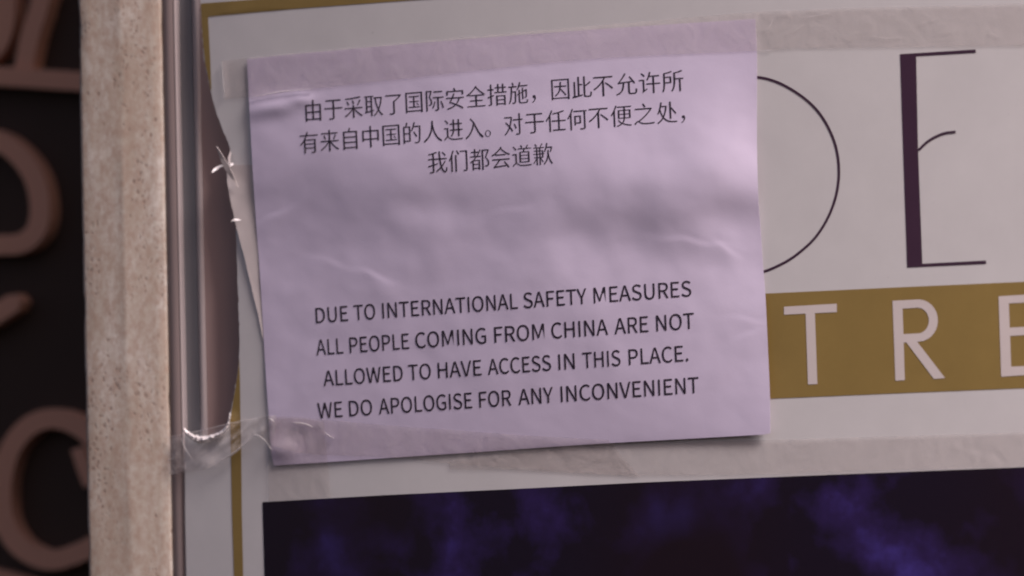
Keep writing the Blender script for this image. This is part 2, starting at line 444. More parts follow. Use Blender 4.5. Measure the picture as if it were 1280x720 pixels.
# large thin letters
def stroke(pts, w, n):
    c = curve(pts, n); L, Q = [], []
    for i, p in enumerate(c):
        a = c[max(i-1, 0)]; b_ = c[min(i+1, n)]
        dx, dy = b_[0]-a[0], b_[1]-a[1]; q = math.hypot(dx, dy)
        L.append((p[0]-dy/q*w/2, p[1]+dx/q*w/2)); Q.append((p[0]+dy/q*w/2, p[1]-dx/q*w/2))
    return L+Q[::-1]
Dp = [(880, 107), (915, 96.5), (947.5, 96.5), (971, 102.4), (998, 117.3), (1018.8, 135), (1033.6, 156), (1045, 184), (1048.7, 215), (1045.3, 243.8), (1035, 272), (1018.8, 297.3), (998, 316.6), (980, 328.5), (954, 339.7), (925, 345), (890, 342)]
sheet('letter', stroke(Dp, 3.2, 70), HG, M['ink'], poster)
E = sheet('letter', [(1125, 67.6), (1219.6, 61.8), (1219.8, 66), (1145.2, 70.4), (1147.6, 187.4), (1153, 329.6), (1232.4, 325.6), (1232.8, 329.8), (1134, 334.4), (1129, 190)], HG, M['ink'], poster)
sheet('letter_arm', stroke([(1148.4, 187.5), (1158.3, 178), (1170, 170.7), (1182, 166.3), (1194.5, 164.8)], 3.2, 14), HG+.00008, M['ink'], E)

# photo panel
sheet('photo_panel', [(328, 627.6), (480, 619), (640, 611.4), (800, 603.2), (1040, 593.4), (1280, 584), (1790, 566), (1790, 1080), (342, 1108), (330.6, 720)], HG, M['photo'], poster)

# grid surface between two edge curves
def grid(name, top, bot, nu, nv, hf, mt, parent=None, thick=0):
    V = []; F = []
    for j in range(nv+1):
        for i in range(nu+1):
            a = pl(top, i/nu); b_ = pl(bot, i/nu); v_ = j/nv
            x, y = lerp(a[0], b_[0], v_), lerp(a[1], b_[1], v_)
            V.append(at(x, y, hf(x, y, i/nu, v_)))
    for j in range(nv):
        for i in range(nu):
            k = j*(nu+1)+i
            F.append((k, k+nu+1, k+nu+2, k+1))
    o = mesh(name, V, F, mt, parent, True)
    if thick:
        md = o.modifiers.new('thickness', 'SOLIDIFY'); md.thickness = thick; md.offset = -1
        es_ = o.modifiers.new('sharp_rim', 'EDGE_SPLIT'); es_.split_angle = R(50)
    return o

# torn flap curling off beside the notice
def flap_h(x, y, u, v_):
    return .0003+.0022*max(0, 1-1.35*u)**1.3*sm(0, .12, v_)*(1-.3*v_)*(1+.2*fbm(x, y, 30, 2))
edgeF = [(284, 206), (283.5, 222), (289, 255), (296, 286), (303.5, 315), (311, 345), (318, 375), (325, 405), (330, 435), (334, 470), (337, 522)]
edgeG = [(318, 206), (319, 222), (321, 255), (324, 286), (326, 315), (329, 345), (331, 375), (334, 405), (336.5, 435), (339, 470), (341, 522)]
V = []; F = []
n1, n2 = 60, 12
for i in range(n1+1):
    a = pl(edgeF, i/n1); b_ = pl(edgeG, i/n1)
    a = (a[0]+.8*noise.noise(Vector((a[1]/9, 3, 1))), a[1])
    for j in range(n2+1):
        u = j/n2; x, y = lerp(a[0], b_[0], u), lerp(a[1], b_[1], u)
        V.append(at(x, y, .0003+(flap_h(x, y, u, i/n1)-.0003)*min(1, (b_[0]-a[0])/36)))
for i in range(n1):
    for j in range(n2):
        k = i*(n2+1)+j; F.append((k, k+n2+1, k+n2+2, k+1))
fl = mesh('torn_flap', V, F, M['flap'], poster, True)
md = fl.modifiers.new('thickness', 'SOLIDIFY'); md.thickness = .0004; md.offset = -1
es_ = fl.modifiers.new('sharp_rim', 'EDGE_SPLIT'); es_.split_angle = R(50)

# slivers and torn fibres
def shard(name, pts, h0, h1, mt, parent):
    """thin curling shred: outline in pixels, lifting from h0 to h1 along its length"""
    n = len(pts)
    V = [at(x, y, lerp(h0, h1, i/(n-1))) for i, (x, y, w) in enumerate(pts) for _ in (0,)]
    L, Q = [], []
    for i, (x, y, w) in enumerate(pts):
        a = pts[max(i-1, 0)]; b_ = pts[min(i+1, n-1)]
        dx, dy = b_[0]-a[0], b_[1]-a[1]; q = math.hypot(dx, dy)
        h = lerp(h0, h1, i/(n-1))
        L.append(at(x-dy/q*w/2, y+dx/q*w/2, h)); Q.append(at(x+dy/q*w/2, y-dx/q*w/2, h+min(.0008, h*.3)*math.sin(i*2.1)))
    V = L+Q; F = [(i, n+i, n+i+1, i+1) for i in range(n-1)]
    o = mesh(name, V, F, mt, parent, True)
    md = o.modifiers.new('thickness', 'SOLIDIFY'); md.thickness = .0003
    es_ = o.modifiers.new('sharp_rim', 'EDGE_SPLIT'); es_.split_angle = R(50)
    return o
shard('shred', [(271, 183, .6), (275, 191, 3), (279, 200, 5.5), (284, 209, 7), (289, 218, 5), (294, 226, 2.6), (298, 234, .6)], .009, .003, M['flap'], poster)
shard('shred', [(265, 215.5, 1.2), (268, 212.5, 3.2), (272, 210, 3.6), (276.5, 207.5, 2.6), (280, 207, 1)], .008, .004, M['fibre'], poster)
shard('shred', [(285, 204, 1.6), (288, 206, 3.4), (291.5, 205, 2.4)], .004, .003, M['fibre'], poster)
shard('shred', [(287.5, 206, 2), (286.5, 198, 3), (288.5, 190, 1.4)], .003, .001, M['flap'], poster)
shard('shred', [(289, 276.6, .8), (293, 274.6, 3), (297, 274.8, 2.2), (301, 275.5, .6)], .006, .004, M['fibre'], poster)

# torn rim: crumpled white fibre edge at the foot of the hole
def rim():
    top = [(230, 535), (234, 539), (240, 543), (247, 545.5), (256, 545.5), (265, 544), (273, 541), (280, 536), (285, 528), (287.5, 516)]
    bot = [(229, 537), (234, 544), (240, 549), (246, 553), (254, 553), (262, 551), (270, 548), (278, 543), (284.5, 534), (288.2, 517)]
    V = []; F = []; nu, nv = 70, 6
    for i in range(nu+1):
        a = pl(top, i/nu); b_ = pl(bot, i/nu)
        k = noise.noise(Vector((i*.31, 0, 5)))*1.6
        for j in range(nv+1):
            v_ = j/nv; x, y = lerp(a[0], b_[0], v_), lerp(a[1], b_[1], v_)+k*(.6 if j == nv else 1 if j == 0 else .8)
            h = .0012+.0035*math.sin(math.pi*v_)*(.6+.6*noise.noise(Vector((i*.5, j*.7, 2))))
            V.append(at(x, y, h))
    for i in range(nu):
        for j in range(nv):
            k = i*(nv+1)+j; F.append((k, k+nv+1, k+nv+2, k+1))
    o = mesh('torn_rim', V, F, M['fibre'], poster, True)
    md = o.modifiers.new('thickness', 'SOLIDIFY'); md.thickness = .0003
    es_ = o.modifiers.new('sharp_rim', 'EDGE_SPLIT'); es_.split_angle = R(50)
rim()
# ------------------------------------------------------------------ paper notice
PT = [(308.6, 74), (350, 69.5), (480, 57.5), (620, 46), (780, 34.2), (944, 23.6)]
PBt = [(342.3, 582), (409, 577.8), (500, 571.6), (600, 565), (724.7, 556.2), (807.8, 551.4), (953, 543.2), (962.8, 541.6)]
PL = [(308.6, 74), (311, 121), (313, 160), (316, 215), (321, 290), (325, 345), (333, 480), (336, 522), (339, 566), (342.3, 582)]
PR = [(944, 23.6), (946, 62), (946, 150), (946.3, 195), (948, 250), (951, 290), (953.6, 330), (956.5, 367), (960, 440), (962.5, 500), (962.8, 541.6)]
def coons(u, v_):
    t = pl(PT, u); b_ = pl(PBt, u); l = pl(PL, v_); r_ = pl(PR, v_)
    c00, c10, c01, c11 = PT[0], PT[-1], PBt[0], PBt[-1]
    return tuple((1-v_)*t[k]+v_*b_[k]+(1-u)*l[k]+u*r_[k]-((1-u)*(1-v_)*c00[k]+u*(1-v_)*c10[k]+(1-u)*v_*c01[k]+u*v_*c11[k]) for k in (0, 1))
def hp(px, py):
    """height of the paper's surface above the poster (metres)"""
    u = (px-(308+34*(py-74)/508))/(636-13*(py-50)/500); u = min(1, max(0, u))
    v_ = (py-(74-50*u))/(508+10*u); v_ = min(1, max(0, v_))
    free = math.sin(math.pi*v_)**.8 if 0 < v_ < 1 else 0
    h = 1.0
    h += 4.3*math.sin(math.pi*u**1.45)*free
    h += 2.6*u**4*sm(.25, 1, v_)
    # broad buckle: upper part swells out and falls back below
    rp = 205+35*u
    h += 3.1*gauss(py-rp, 46)*(.35+.65*sm(.05, .35, u))*(1-.25*gauss(u-.5, .12))*(.75+.35*math.sin(u*9+.6))
    h -= .8*gauss(py-(rp+88), 34)*(.8+.4*math.sin(u*7+2))
    h += 2.0*gauss(px-895, 42)*gauss(py-190, 55)
    h -= 1.6*gauss(px-920, 36)*gauss(py-272, 22)
    # crumple beneath the tape at upper left
    h += 1.4*gauss((px-342)+.4*(py-132), 26)*gauss(py-(134-.12*(px-342)), 8)
    h += .7*gauss(px-376, 10)*gauss(py-(124), 5)
    # lower left corner creased by the tape
    h += 1.6*gauss(px-352, 14)*gauss(py-562, 9)
    # little creases
    def crease(cx, cy, half, slope, amp):      # sharp rise, slow fall below
        d = py-(cy+slope*(px-cx)+2*math.sin((px-cx)/9)); return amp*gauss(px-cx, half)*(sm(-4, 2, d)*(1-sm(2, 34, d)))
    h += crease(868, 302, 30, .12, .28)+crease(908, 311, 12, .55, .26)+crease(470, 345, 14, .35, .3)+crease(345, 268, 16, -.55, .25)
    h += crease(935, 418, 14, -.5, .25)+crease(935, 400, 20, .1, .2)+crease(420, 330, 20, .3, .15)+crease(640, 262, 22, -.2, .15)
    h -= .6*gauss(px-530, 45)*gauss(py-258, 16)+.6*gauss(px-745, 55)*gauss(py-296, 20)
    h += .5*gauss((px-700)-(py-330)*.6, 22)*gauss(py-330, 60)
    h += 0.8*fbm(px, py, 120, 1)*free+.06*fbm(px, py, 24, 4)
    h += .3*gauss(px-(310+32*v_), 16)*free
    return max(.5, h)*.001
notice = empty('paper_notice', at(640, 320, .002), 'lavender white paper notice taped over the poster, printed in Chinese and English', 'notice')
NU, NV = 200, 160
V = []; F = []
for j in range(NV+1):
    for i in range(NU+1):
        x, y = coons(i/NU, j/NV); V.append(at(x, y, hp(x, y)))
for j in range(NV):
    for i in range(NU):
        k = j*(NU+1)+i; F.append((k, k+NU+1, k+NU+2, k+1))
pp = mesh('paper_sheet', V, F, M['paper'], notice, True)
md = pp.modifiers.new('thickness', 'SOLIDIFY'); md.thickness = .00008; md.offset = -1
es_ = pp.modifiers.new('sharp_rim', 'EDGE_SPLIT'); es_.split_angle = R(50)

# glyph outlines, units of 1/2000
GLYPHS = {
    '由': (0.3501, '132,195 321,195 321,40 132,40;567,195 567,40 375,40 375,195;132,247 132,400 321,400 321,247;567,247 375,247 375,400 567,400;321,588 321,452 80,452 80,-56 132,-56 132,-13 567,-13 567,-53 622,-53 622,452 375,452 375,588'),
    '于': (0.3501, '87,539 87,486 329,486 329,309 39,309 39,256 329,256 329,21 324,6 308,2 290,2 261,1 223,2 181,3 190,-15 198,-35 203,-53 252,-52 292,-51 324,-48 347,-43 369,-31 381,-11 384,21 384,256 662,256 662,309 384,309 384,486 613,486 613,539'),
    '采': (0.3501, '561,484 539,440 513,394 485,349 458,310 501,290 529,327 558,371 587,417 613,462;100,436 122,403 141,369 157,335 167,305 215,326 204,355 188,389 168,423 145,454;289,463 304,430 317,395 327,362 333,333 384,349 377,378 367,411 353,445 338,478;580,581 473,564 344,550 204,540 64,533 69,518 74,501 77,485 219,491 364,501 502,515 622,533;42,262 42,210 282,210 227,151 163,98 94,52 24,17 38,3 52,-14 63,-29 132,10 201,59 265,117 321,181 321,-55 376,-55 376,183 433,120 498,61 568,11 637,-28 649,-12 663,4 676,18 606,53 536,99 471,152 416,210 659,210 659,262 376,262 376,326 321,326 321,262'),
    '取': (0.3501, '595,459 580,384 561,314 538,249 511,190 487,251 466,316 449,386 436,459;354,510 354,459 389,459 406,370 426,285 451,208 482,137 449,90 413,48 375,13 335,-16 348,-28 360,-42 370,-56 408,-27 444,6 478,44 509,86 537,46 568,9 603,-23 641,-51 651,-37 664,-22 677,-10 637,18 600,52 568,91 539,134 577,211 608,298 633,395 651,503 618,511 609,510;27,91 39,41 249,77 249,-55 300,-55 300,86 363,98 360,143 300,133 300,508 352,508 352,555 34,555 34,508 81,508 81,99;131,508 249,508 249,410 131,410;131,364 249,364 249,263 131,263;131,216 249,216 249,125 131,106'),
    '了': (0.3501, '68,534 68,482 522,482 478,444 429,407 377,373 325,344 325,13 321,1 305,-4 287,-4 257,-5 219,-4 177,-3 186,-20 193,-39 198,-56 247,-56 287,-55 319,-52 343,-48 365,-36 377,-17 380,12 380,317 447,357 512,404 573,455 625,506 584,536 572,534'),
    '国': (0.3501, '415,224 434,205 454,184 471,163 484,144 520,166 507,184 489,204 469,225 449,243;160,137 160,92 544,92 544,137 371,137 371,256 513,256 513,301 371,301 371,401 529,401 529,448 169,448 169,401 321,401 321,301 189,301 189,256 321,256 321,137;60,557 60,-56 113,-56 113,-21 585,-21 585,-56 640,-56 640,557;113,28 113,508 585,508 585,28'),
    '际': (0.3501, '324,535 324,485 630,485 630,535;543,228 568,172 590,114 607,59 619,11 668,29 655,76 636,130 613,187 588,242;342,239 325,184 305,131 280,82 253,40 267,32 282,22 295,13 323,57 348,110 371,168 389,229;60,558 60,-56 110,-56 110,511 212,511 200,473 186,433 171,392 155,352 187,312 207,274 217,240 220,209 218,189 213,173 204,161 194,157 182,155 170,154 156,154 140,155 148,140 152,124 154,109 171,109 188,109 203,110 218,113 231,117 242,123 259,142 268,170 271,205 268,239 258,276 238,316 206,358 225,402 243,448 261,495 278,540 241,560 232,558;293,368 293,318 443,318 443,11 440,2 430,-1 351,-1 358,-18 364,-37 368,-55 401,-54 429,-53 452,-50 469,-45 485,-33 494,-15 496,11 496,318 667,318 667,368'),
    '安': (0.3501, '290,576 323,508 65,508 65,366 118,366 118,458 581,458 581,366 636,366 636,508 384,508 344,590;459,265 441,224 420,188 395,154 367,125 329,139 291,154 254,167 217,179 272,265;209,265 190,235 171,206 153,180 135,156 180,141 226,124 272,106 319,88 265,56 203,31 134,10 57,-6 70,-21 82,-39 91,-54 173,-33 248,-7 315,25 375,64 440,34 500,5 553,-24 597,-51 640,-6 595,21 542,48 483,76 419,104 450,138 476,176 500,218 520,265 655,265 655,314 301,314 315,341 328,367 340,392 352,417 295,429 283,401 270,373 255,344 239,314 48,314 48,265'),
    '全': (0.3501, '345,596 282,515 203,440 113,375 18,324 32,311 45,296 55,281 83,295 110,311 138,328 138,283 323,283 323,174 142,174 142,127 323,127 323,11 53,11 53,-36 651,-36 651,11 377,11 377,127 567,127 567,174 377,174 377,283 567,283 567,329 593,311 620,294 648,278 658,294 670,309 684,322 601,370 522,424 448,485 380,556 391,574;140,330 198,371 253,416 304,465 350,518 401,463 453,415 508,371 565,330'),
    '措': (0.3501, '521,588 521,496 410,496 410,588 359,588 359,496 276,496 276,450 359,450 359,357 257,357 257,310 672,310 672,357 571,357 571,450 658,450 658,496 571,496 571,588;410,450 521,450 521,357 410,357;366,93 576,93 576,19 366,19;366,136 366,209 576,209 576,136;315,253 315,-55 366,-55 366,-25 576,-25 576,-54 628,-54 628,253;122,588 122,447 32,447 32,398 122,398 122,244 24,218 39,167 122,191 122,11 119,0 109,-3 36,-2 42,-17 48,-34 52,-50 93,-49 124,-46 146,-40 161,-30 170,-14 172,11 172,206 250,230 244,278 172,258 172,398 242,398 242,447 172,447 172,588'),
    '施': (0.3501, '392,589 374,524 350,464 321,410 287,364 301,354 316,340 327,329 346,354 364,381 381,410 396,442 668,442 668,490 416,490 426,519 435,548 443,578;360,361 360,250 300,221 319,179 360,198 360,26 364,-13 379,-37 406,-50 450,-53 594,-53 631,-48 655,-31 668,3 675,55 660,59 644,66 630,74 626,22 615,-2 591,-8 452,-8 424,-5 411,4 408,25 408,221 475,252 475,62 521,62 521,274 595,308 595,250 595,203 594,170 592,153 587,142 578,140 541,141 546,128 550,113 552,99 569,99 588,101 605,104 620,110 631,123 637,142 639,169 640,216 641,278 641,351 644,359 610,372 601,365 597,361 521,326 521,415 475,415 475,304 408,272 408,361;133,574 145,549 156,523 165,497 172,474 31,474 31,424 107,424 103,295 91,173 67,65 23,-21 37,-31 52,-43 63,-56 100,12 126,92 142,182 151,279 237,279 233,157 228,75 222,26 215,3 206,-5 194,-6 179,-6 156,-6 129,-4 135,-19 140,-36 142,-51 171,-52 196,-52 216,-51 233,-48 246,-41 258,-29 269,1 277,60 282,158 286,305 286,328 154,328 157,424 309,424 309,474 176,474 220,487 213,510 203,536 191,562 179,587'),
    '，': (0.3501, '110,-75 160,-50 198,-14 222,31 231,84 227,117 216,143 197,159 172,165 145,159 126,142 118,114 126,87 145,70 171,64 183,66 175,32 158,4 131,-19 95,-38'),
    '因': (0.3501, '331,482 330,452 329,423 327,395 324,368 148,368 148,319 318,319 300,246 269,183 220,129 149,88 161,76 173,61 182,46 244,83 291,127 326,178 351,237 398,189 443,141 483,94 514,53 552,85 516,130 470,182 417,234 363,284 370,319 552,319 552,368 375,368 382,482;57,560 57,-55 107,-55 107,-21 593,-21 593,-55 644,-55 644,560;107,24 107,512 593,512 593,24'),
    '此': (0.3501, '31,9 41,-47 375,16 372,69 272,50 272,321 372,321 372,372 272,372 272,588 218,588 218,41 139,27 139,446 88,446 88,18;407,588 407,63 411,16 424,-14 449,-29 489,-33 597,-33 635,-25 659,1 673,48 680,119 663,124 645,133 630,143 626,81 621,43 610,23 592,18 496,18 474,21 464,34 462,62 462,279 514,305 564,334 613,363 656,393 613,436 582,410 545,384 505,357 462,333 462,588'),
    '不': (0.3501, '391,335 457,289 523,238 583,187 630,142 672,183 624,227 563,276 496,325 431,368;48,539 48,485 360,485 299,396 222,313 131,239 31,179 43,164 56,148 67,132 137,174 204,223 265,278 321,337 321,-55 378,-55 378,409 396,434 412,459 427,485 652,485 652,539'),
    '允': (0.3501, '104,269 118,273 141,277 179,282 239,287 226,180 194,95 130,31 23,-14 35,-27 47,-43 55,-59 172,-6 242,69 278,168 293,292 399,300 399,38 403,-1 417,-26 442,-39 482,-43 591,-43 631,-36 655,-10 669,38 676,116 660,121 641,129 626,139 623,71 617,32 606,13 587,8 488,8 466,10 455,19 453,38 453,305 541,312 582,251 629,283 594,331 551,388 504,447 459,502 416,475 508,357 175,334 221,387 267,445 312,508 354,574 298,593 254,520 209,454 169,401 142,369 120,346 102,329 85,321 92,304 99,284'),
    '许': (0.3501, '84,536 113,510 143,480 170,452 190,426 225,464 205,488 178,515 147,543 118,568;249,254 249,204 440,204 440,-55 493,-55 493,204 672,204 672,254 493,254 493,424 646,424 646,475 368,475 375,500 382,527 388,553 394,581 342,588 326,517 305,451 278,392 246,342 262,335 280,326 294,318 310,341 324,366 338,394 350,424 440,424 440,254;145,-35 155,-24 176,-8 217,22 285,69 270,113 194,62 194,370 31,370 31,319 143,319 143,65 139,41 129,24 117,13 127,-1 138,-19'),
    '所': (0.3501, '374,518 374,284 371,207 360,127 332,48 283,-22 297,-32 312,-45 324,-57 378,20 410,108 424,199 428,284 428,300 536,300 536,-54 589,-54 589,300 671,300 671,351 428,351 428,479 489,490 551,502 608,517 658,535 622,580 571,561 509,544 442,529;120,253 120,274 120,365 259,365 259,253;309,574 260,556 199,541 134,528 69,519 69,274 67,201 61,123 47,46 20,-24 34,-33 50,-46 63,-57 88,2 105,68 114,137 119,205 310,205 310,412 120,412 120,480 180,488 240,499 295,513 342,529'),
    '有': (0.3501, '274,588 265,558 255,528 243,497 44,497 44,448 221,448 184,381 139,317 87,261 28,213 40,201 52,186 62,172 94,197 124,224 152,253 179,284 179,-55 230,-55 230,83 524,83 524,11 521,-1 508,-4 493,-5 470,-5 440,-5 406,-4 413,-20 419,-38 424,-54 465,-54 499,-53 525,-51 546,-46 564,-35 573,-16 576,10 576,367 235,367 251,394 265,421 278,448 658,448 658,497 299,497 309,523 318,550 327,576;230,202 524,202 524,129 230,129;230,247 230,319 524,319 524,247'),
    '来': (0.3501, '529,440 515,406 497,368 478,332 459,300 504,284 523,314 544,349 564,386 584,424;130,420 150,386 168,351 183,316 193,286 243,305 232,335 217,369 197,404 176,437;322,588 322,504 73,504 73,454 322,454 322,277 40,277 40,227 286,227 232,164 166,106 96,56 24,18 37,5 51,-11 62,-25 132,16 201,69 266,130 322,197 322,-55 377,-55 377,200 434,131 499,68 569,14 640,-27 651,-12 664,3 678,16 605,55 534,105 469,164 414,227 662,227 662,277 377,277 377,454 632,454 632,504 377,504 377,588'),
    '自': (0.3501, '167,288 542,288 542,185 167,185;167,338 167,442 542,442 542,338;167,136 542,136 542,32 167,32;319,590 313,567 307,542 299,517 291,492 114,492 114,-57 167,-57 167,-18 542,-18 542,-53 597,-53 597,492 345,492 380,581'),
    '中': (0.3501, '321,588 321,463 67,463 67,130 120,130 120,174 321,174 321,-55 376,-55 376,174 578,174 578,134 632,134 632,463 376,463 376,588;120,225 120,412 321,412 321,225;578,225 376,225 376,412 578,412'),
    '的': (0.3501, '387,296 417,255 447,211 473,169 494,132 539,160 517,196 489,237 458,279 427,319;168,590 163,562 156,533 148,503 139,475 61,475 61,-38 109,-38 109,18 305,18 305,475 188,475 225,580;109,429 256,429 256,281 109,281;109,65 109,235 256,235 256,65;419,591 399,519 374,450 344,388 310,335 325,326 341,315 354,305 372,332 389,362 405,394 420,429 599,429 592,250 583,127 572,52 557,17 544,7 527,5 511,5 486,6 457,7 423,9 432,-7 437,-25 440,-41 470,-43 498,-44 524,-44 545,-43 567,-38 585,-29 602,-13 619,28 632,111 642,248 650,451 651,478 439,478 447,503 455,528 463,554 469,580'),
    '人': (0.3501, '320,586 315,468 284,302 198,129 30,-12 46,-25 61,-39 73,-53 184,27 264,123 318,229 352,336 386,232 441,125 523,26 637,-50 648,-35 661,-20 676,-6 525,105 436,248 391,386 374,482 376,513 377,540 378,565 379,586'),
    '进': (0.3501, '57,545 87,516 117,485 143,454 164,426 204,460 183,486 155,515 125,546 95,574;504,574 504,461 389,461 389,574 337,574 337,461 237,461 237,410 337,410 337,328 335,285 233,285 233,235 330,235 319,195 303,157 278,122 244,90 257,79 271,65 282,52 322,91 351,136 370,184 382,235 504,235 504,56 557,56 557,235 661,235 661,285 557,285 557,410 647,410 647,461 557,461 557,574;389,410 504,410 504,285 387,285 389,328;183,335 35,335 35,286 132,286 132,85 107,72 81,54 54,30 27,1 62,-46 88,-12 114,16 136,36 156,43 174,36 196,20 223,1 262,-18 306,-29 357,-36 417,-37 476,-36 545,-35 610,-32 660,-30 663,-12 668,8 675,25 618,19 552,15 484,12 419,11 363,12 314,17 272,27 235,45 214,59 197,71 183,81'),
    '入': (0.3501, '207,529 239,503 269,475 295,446 319,414 277,275 216,158 134,63 29,-9 45,-22 63,-38 77,-51 174,20 253,109 315,216 362,344 417,235 474,128 547,30 649,-49 655,-29 665,-8 675,11 540,135 453,284 369,438 239,574'),
    '。': (0.3501, '136,171 95,162 61,140 38,106 29,64 38,23 61,-11 95,-34 136,-43 178,-34 212,-11 235,23 243,64 235,106 212,140 178,162;136,-7 109,-1 86,14 71,36 65,64 75,100 100,125 136,135 164,130 187,114 202,92 207,64 202,36 186,14 164,-1'),
    '对': (0.3501, '352,276 376,236 397,194 415,153 427,118 473,141 461,176 443,216 420,257 394,296;64,317 96,287 129,255 161,221 193,187 159,124 120,69 78,24 32,-12 45,-25 58,-40 69,-55 115,-16 158,29 196,82 230,142 253,113 273,85 290,59 305,34 347,73 329,101 308,132 283,164 255,197 277,260 296,329 311,405 322,487 288,496 279,494 49,494 49,445 265,445 256,389 244,337 231,287 215,241 187,270 158,298 129,325 101,350;536,588 536,419 338,419 338,369 536,369 536,15 532,2 519,-1 499,-2 465,-1 424,0 431,-18 437,-38 441,-55 482,-55 514,-53 539,-50 557,-45 575,-33 585,-14 588,15 588,369 672,369 672,419 588,419 588,588'),
    '任': (0.3501, '240,22 240,-29 661,-29 661,22 474,22 474,238 672,238 672,289 474,289 474,484 521,493 565,504 606,515 644,527 605,571 529,548 437,527 336,509 236,494 242,480 248,465 251,450 293,455 335,461 378,467 421,474 421,289 213,289 213,238 421,238 421,22;207,588 169,507 123,429 71,360 15,302 27,285 39,266 48,249 69,271 89,294 110,318 130,345 130,-56 182,-56 182,422 203,459 223,496 241,534 257,572'),
    '何': (0.3501, '238,520 238,470 570,470 570,17 566,3 551,-1 533,-2 505,-2 469,-2 428,-1 436,-19 443,-38 447,-55 494,-55 534,-54 565,-51 588,-46 608,-34 619,-15 623,16 623,470 674,470 674,520;308,324 429,324 429,175 308,175;258,371 258,80 308,80 308,129 478,129 478,371;187,588 156,510 117,435 73,368 26,311 37,295 48,275 56,259 73,278 89,299 105,321 121,343 121,-55 173,-55 173,430 191,465 207,501 222,537 236,573'),
    '便': (0.3501, '249,442 249,176 416,176 410,149 400,123 387,97 368,74 340,91 315,111 293,133 275,158 229,141 250,113 274,86 300,63 330,41 303,25 270,10 232,-3 188,-15 199,-28 211,-44 219,-58 268,-43 310,-25 346,-6 376,15 435,-9 500,-28 571,-42 648,-52 656,-35 667,-18 679,-3 604,4 535,15 471,31 413,51 434,80 449,111 460,143 467,176 639,176 639,442 473,442 473,501 663,501 663,548 230,548 230,501 421,501 421,442;298,289 421,289 421,255 420,216 298,216;473,289 588,289 588,216 472,216 473,254;298,401 421,401 421,329 298,329;473,401 588,401 588,329 473,329;180,585 150,507 113,432 71,364 25,306 36,290 48,271 55,254 75,278 94,303 112,330 112,-55 162,-55 162,415 181,453 199,492 215,532 230,571'),
    '之': (0.3501, '164,93 135,86 103,68 69,39 34,4 74,-44 98,-11 122,17 143,36 162,43 180,37 202,21 228,2 266,-16 309,-28 359,-34 418,-36 477,-35 544,-34 608,-31 658,-29 661,-10 667,11 674,29 617,23 552,19 485,16 419,15 365,17 317,21 275,32 239,49 221,61 331,138 437,229 532,327 608,426 569,452 558,450 70,450 70,398 519,398 449,315 364,232 269,156 173,92;291,567 312,538 333,507 351,476 364,450 414,478 399,503 380,532 359,563 338,592'),
    '处': (0.3501, '298,429 286,358 270,294 250,236 227,183 206,222 188,265 172,315 158,370 176,429;154,585 135,484 109,390 76,308 36,243 52,234 67,223 79,214 93,233 105,254 118,277 130,301 145,253 161,210 179,170 199,136 162,88 120,47 74,12 24,-16 39,-27 55,-43 67,-57 114,-29 157,4 196,43 232,89 301,27 379,-11 463,-29 551,-34 654,-34 659,-16 667,4 676,20 554,20 474,24 397,41 325,76 261,134 294,203 321,281 342,370 357,469 323,479 312,477 189,477 197,508 203,540 209,572;431,587 431,71 487,71 487,364 523,321 557,277 587,236 610,200 656,228 627,271 589,319 547,369 505,416 487,405 487,587'),
    '我': (0.3501, '493,542 524,513 555,481 582,450 603,422 646,452 624,480 596,510 564,541 533,570;583,299 563,266 541,233 517,201 490,170 482,207 474,246 467,288 461,331 662,331 662,381 456,381 452,429 450,479 448,530 447,583 392,583 393,531 395,480 398,430 402,381 242,381 242,504 273,511 304,519 332,527 359,536 322,580 264,561 194,544 119,529 43,516 50,502 56,486 60,472 91,476 123,481 156,487 189,493 189,381 39,381 39,331 189,331 189,207 29,176 44,123 189,155 189,12 185,0 173,-4 74,-4 82,-21 89,-40 93,-57 133,-56 166,-55 191,-52 211,-47 229,-36 239,-17 242,12 242,168 371,198 367,245 242,218 242,331 407,331 414,275 424,222 434,172 446,126 407,93 366,62 323,35 279,12 293,-1 306,-16 316,-29 355,-8 393,17 429,44 464,74 490,18 520,-23 555,-49 595,-58 628,-51 651,-26 667,20 676,92 661,99 645,110 632,121 628,63 621,24 612,2 599,-5 574,3 550,27 527,64 507,114 542,153 574,193 603,235 629,279'),
    '们': (0.3501, '267,566 290,531 313,494 333,458 348,428 391,453 376,483 355,518 331,554 307,588;237,447 237,-56 288,-56 288,447;403,562 403,515 593,515 593,11 590,-1 578,-5 487,-4 494,-20 501,-38 504,-54 542,-54 574,-53 598,-51 617,-46 634,-34 643,-16 646,11 646,562;158,584 132,504 101,427 65,357 25,298 36,281 46,261 53,244 70,268 86,293 102,319 102,-55 152,-55 152,419 167,456 182,494 195,532 207,571'),
    '都': (0.3501, '356,564 345,540 333,515 321,492 307,469 307,507 219,507 219,583 170,583 170,507 62,507 62,460 170,460 170,376 30,376 30,329 198,329 156,291 112,256 64,225 15,198 26,185 39,169 48,155 67,166 86,178 104,190 104,-53 152,-53 152,-11 310,-11 310,-43 361,-43 361,261 197,261 220,283 243,306 264,329 392,329 392,376 302,376 331,416 357,459 381,503 403,550;219,460 302,460 288,438 273,417 257,396 241,376 219,376;152,33 152,107 310,107 310,33;152,149 152,218 310,218 310,149;422,548 422,-56 474,-56 474,499 605,499 586,453 565,404 542,355 519,307 565,263 594,222 610,184 615,148 613,125 607,106 594,93 579,88 561,85 544,85 524,85 501,87 509,70 515,52 517,35 540,34 562,34 583,36 600,39 616,44 630,52 651,73 662,105 666,144 662,183 647,224 619,267 573,314 599,366 626,420 651,475 674,527 637,550 628,548'),
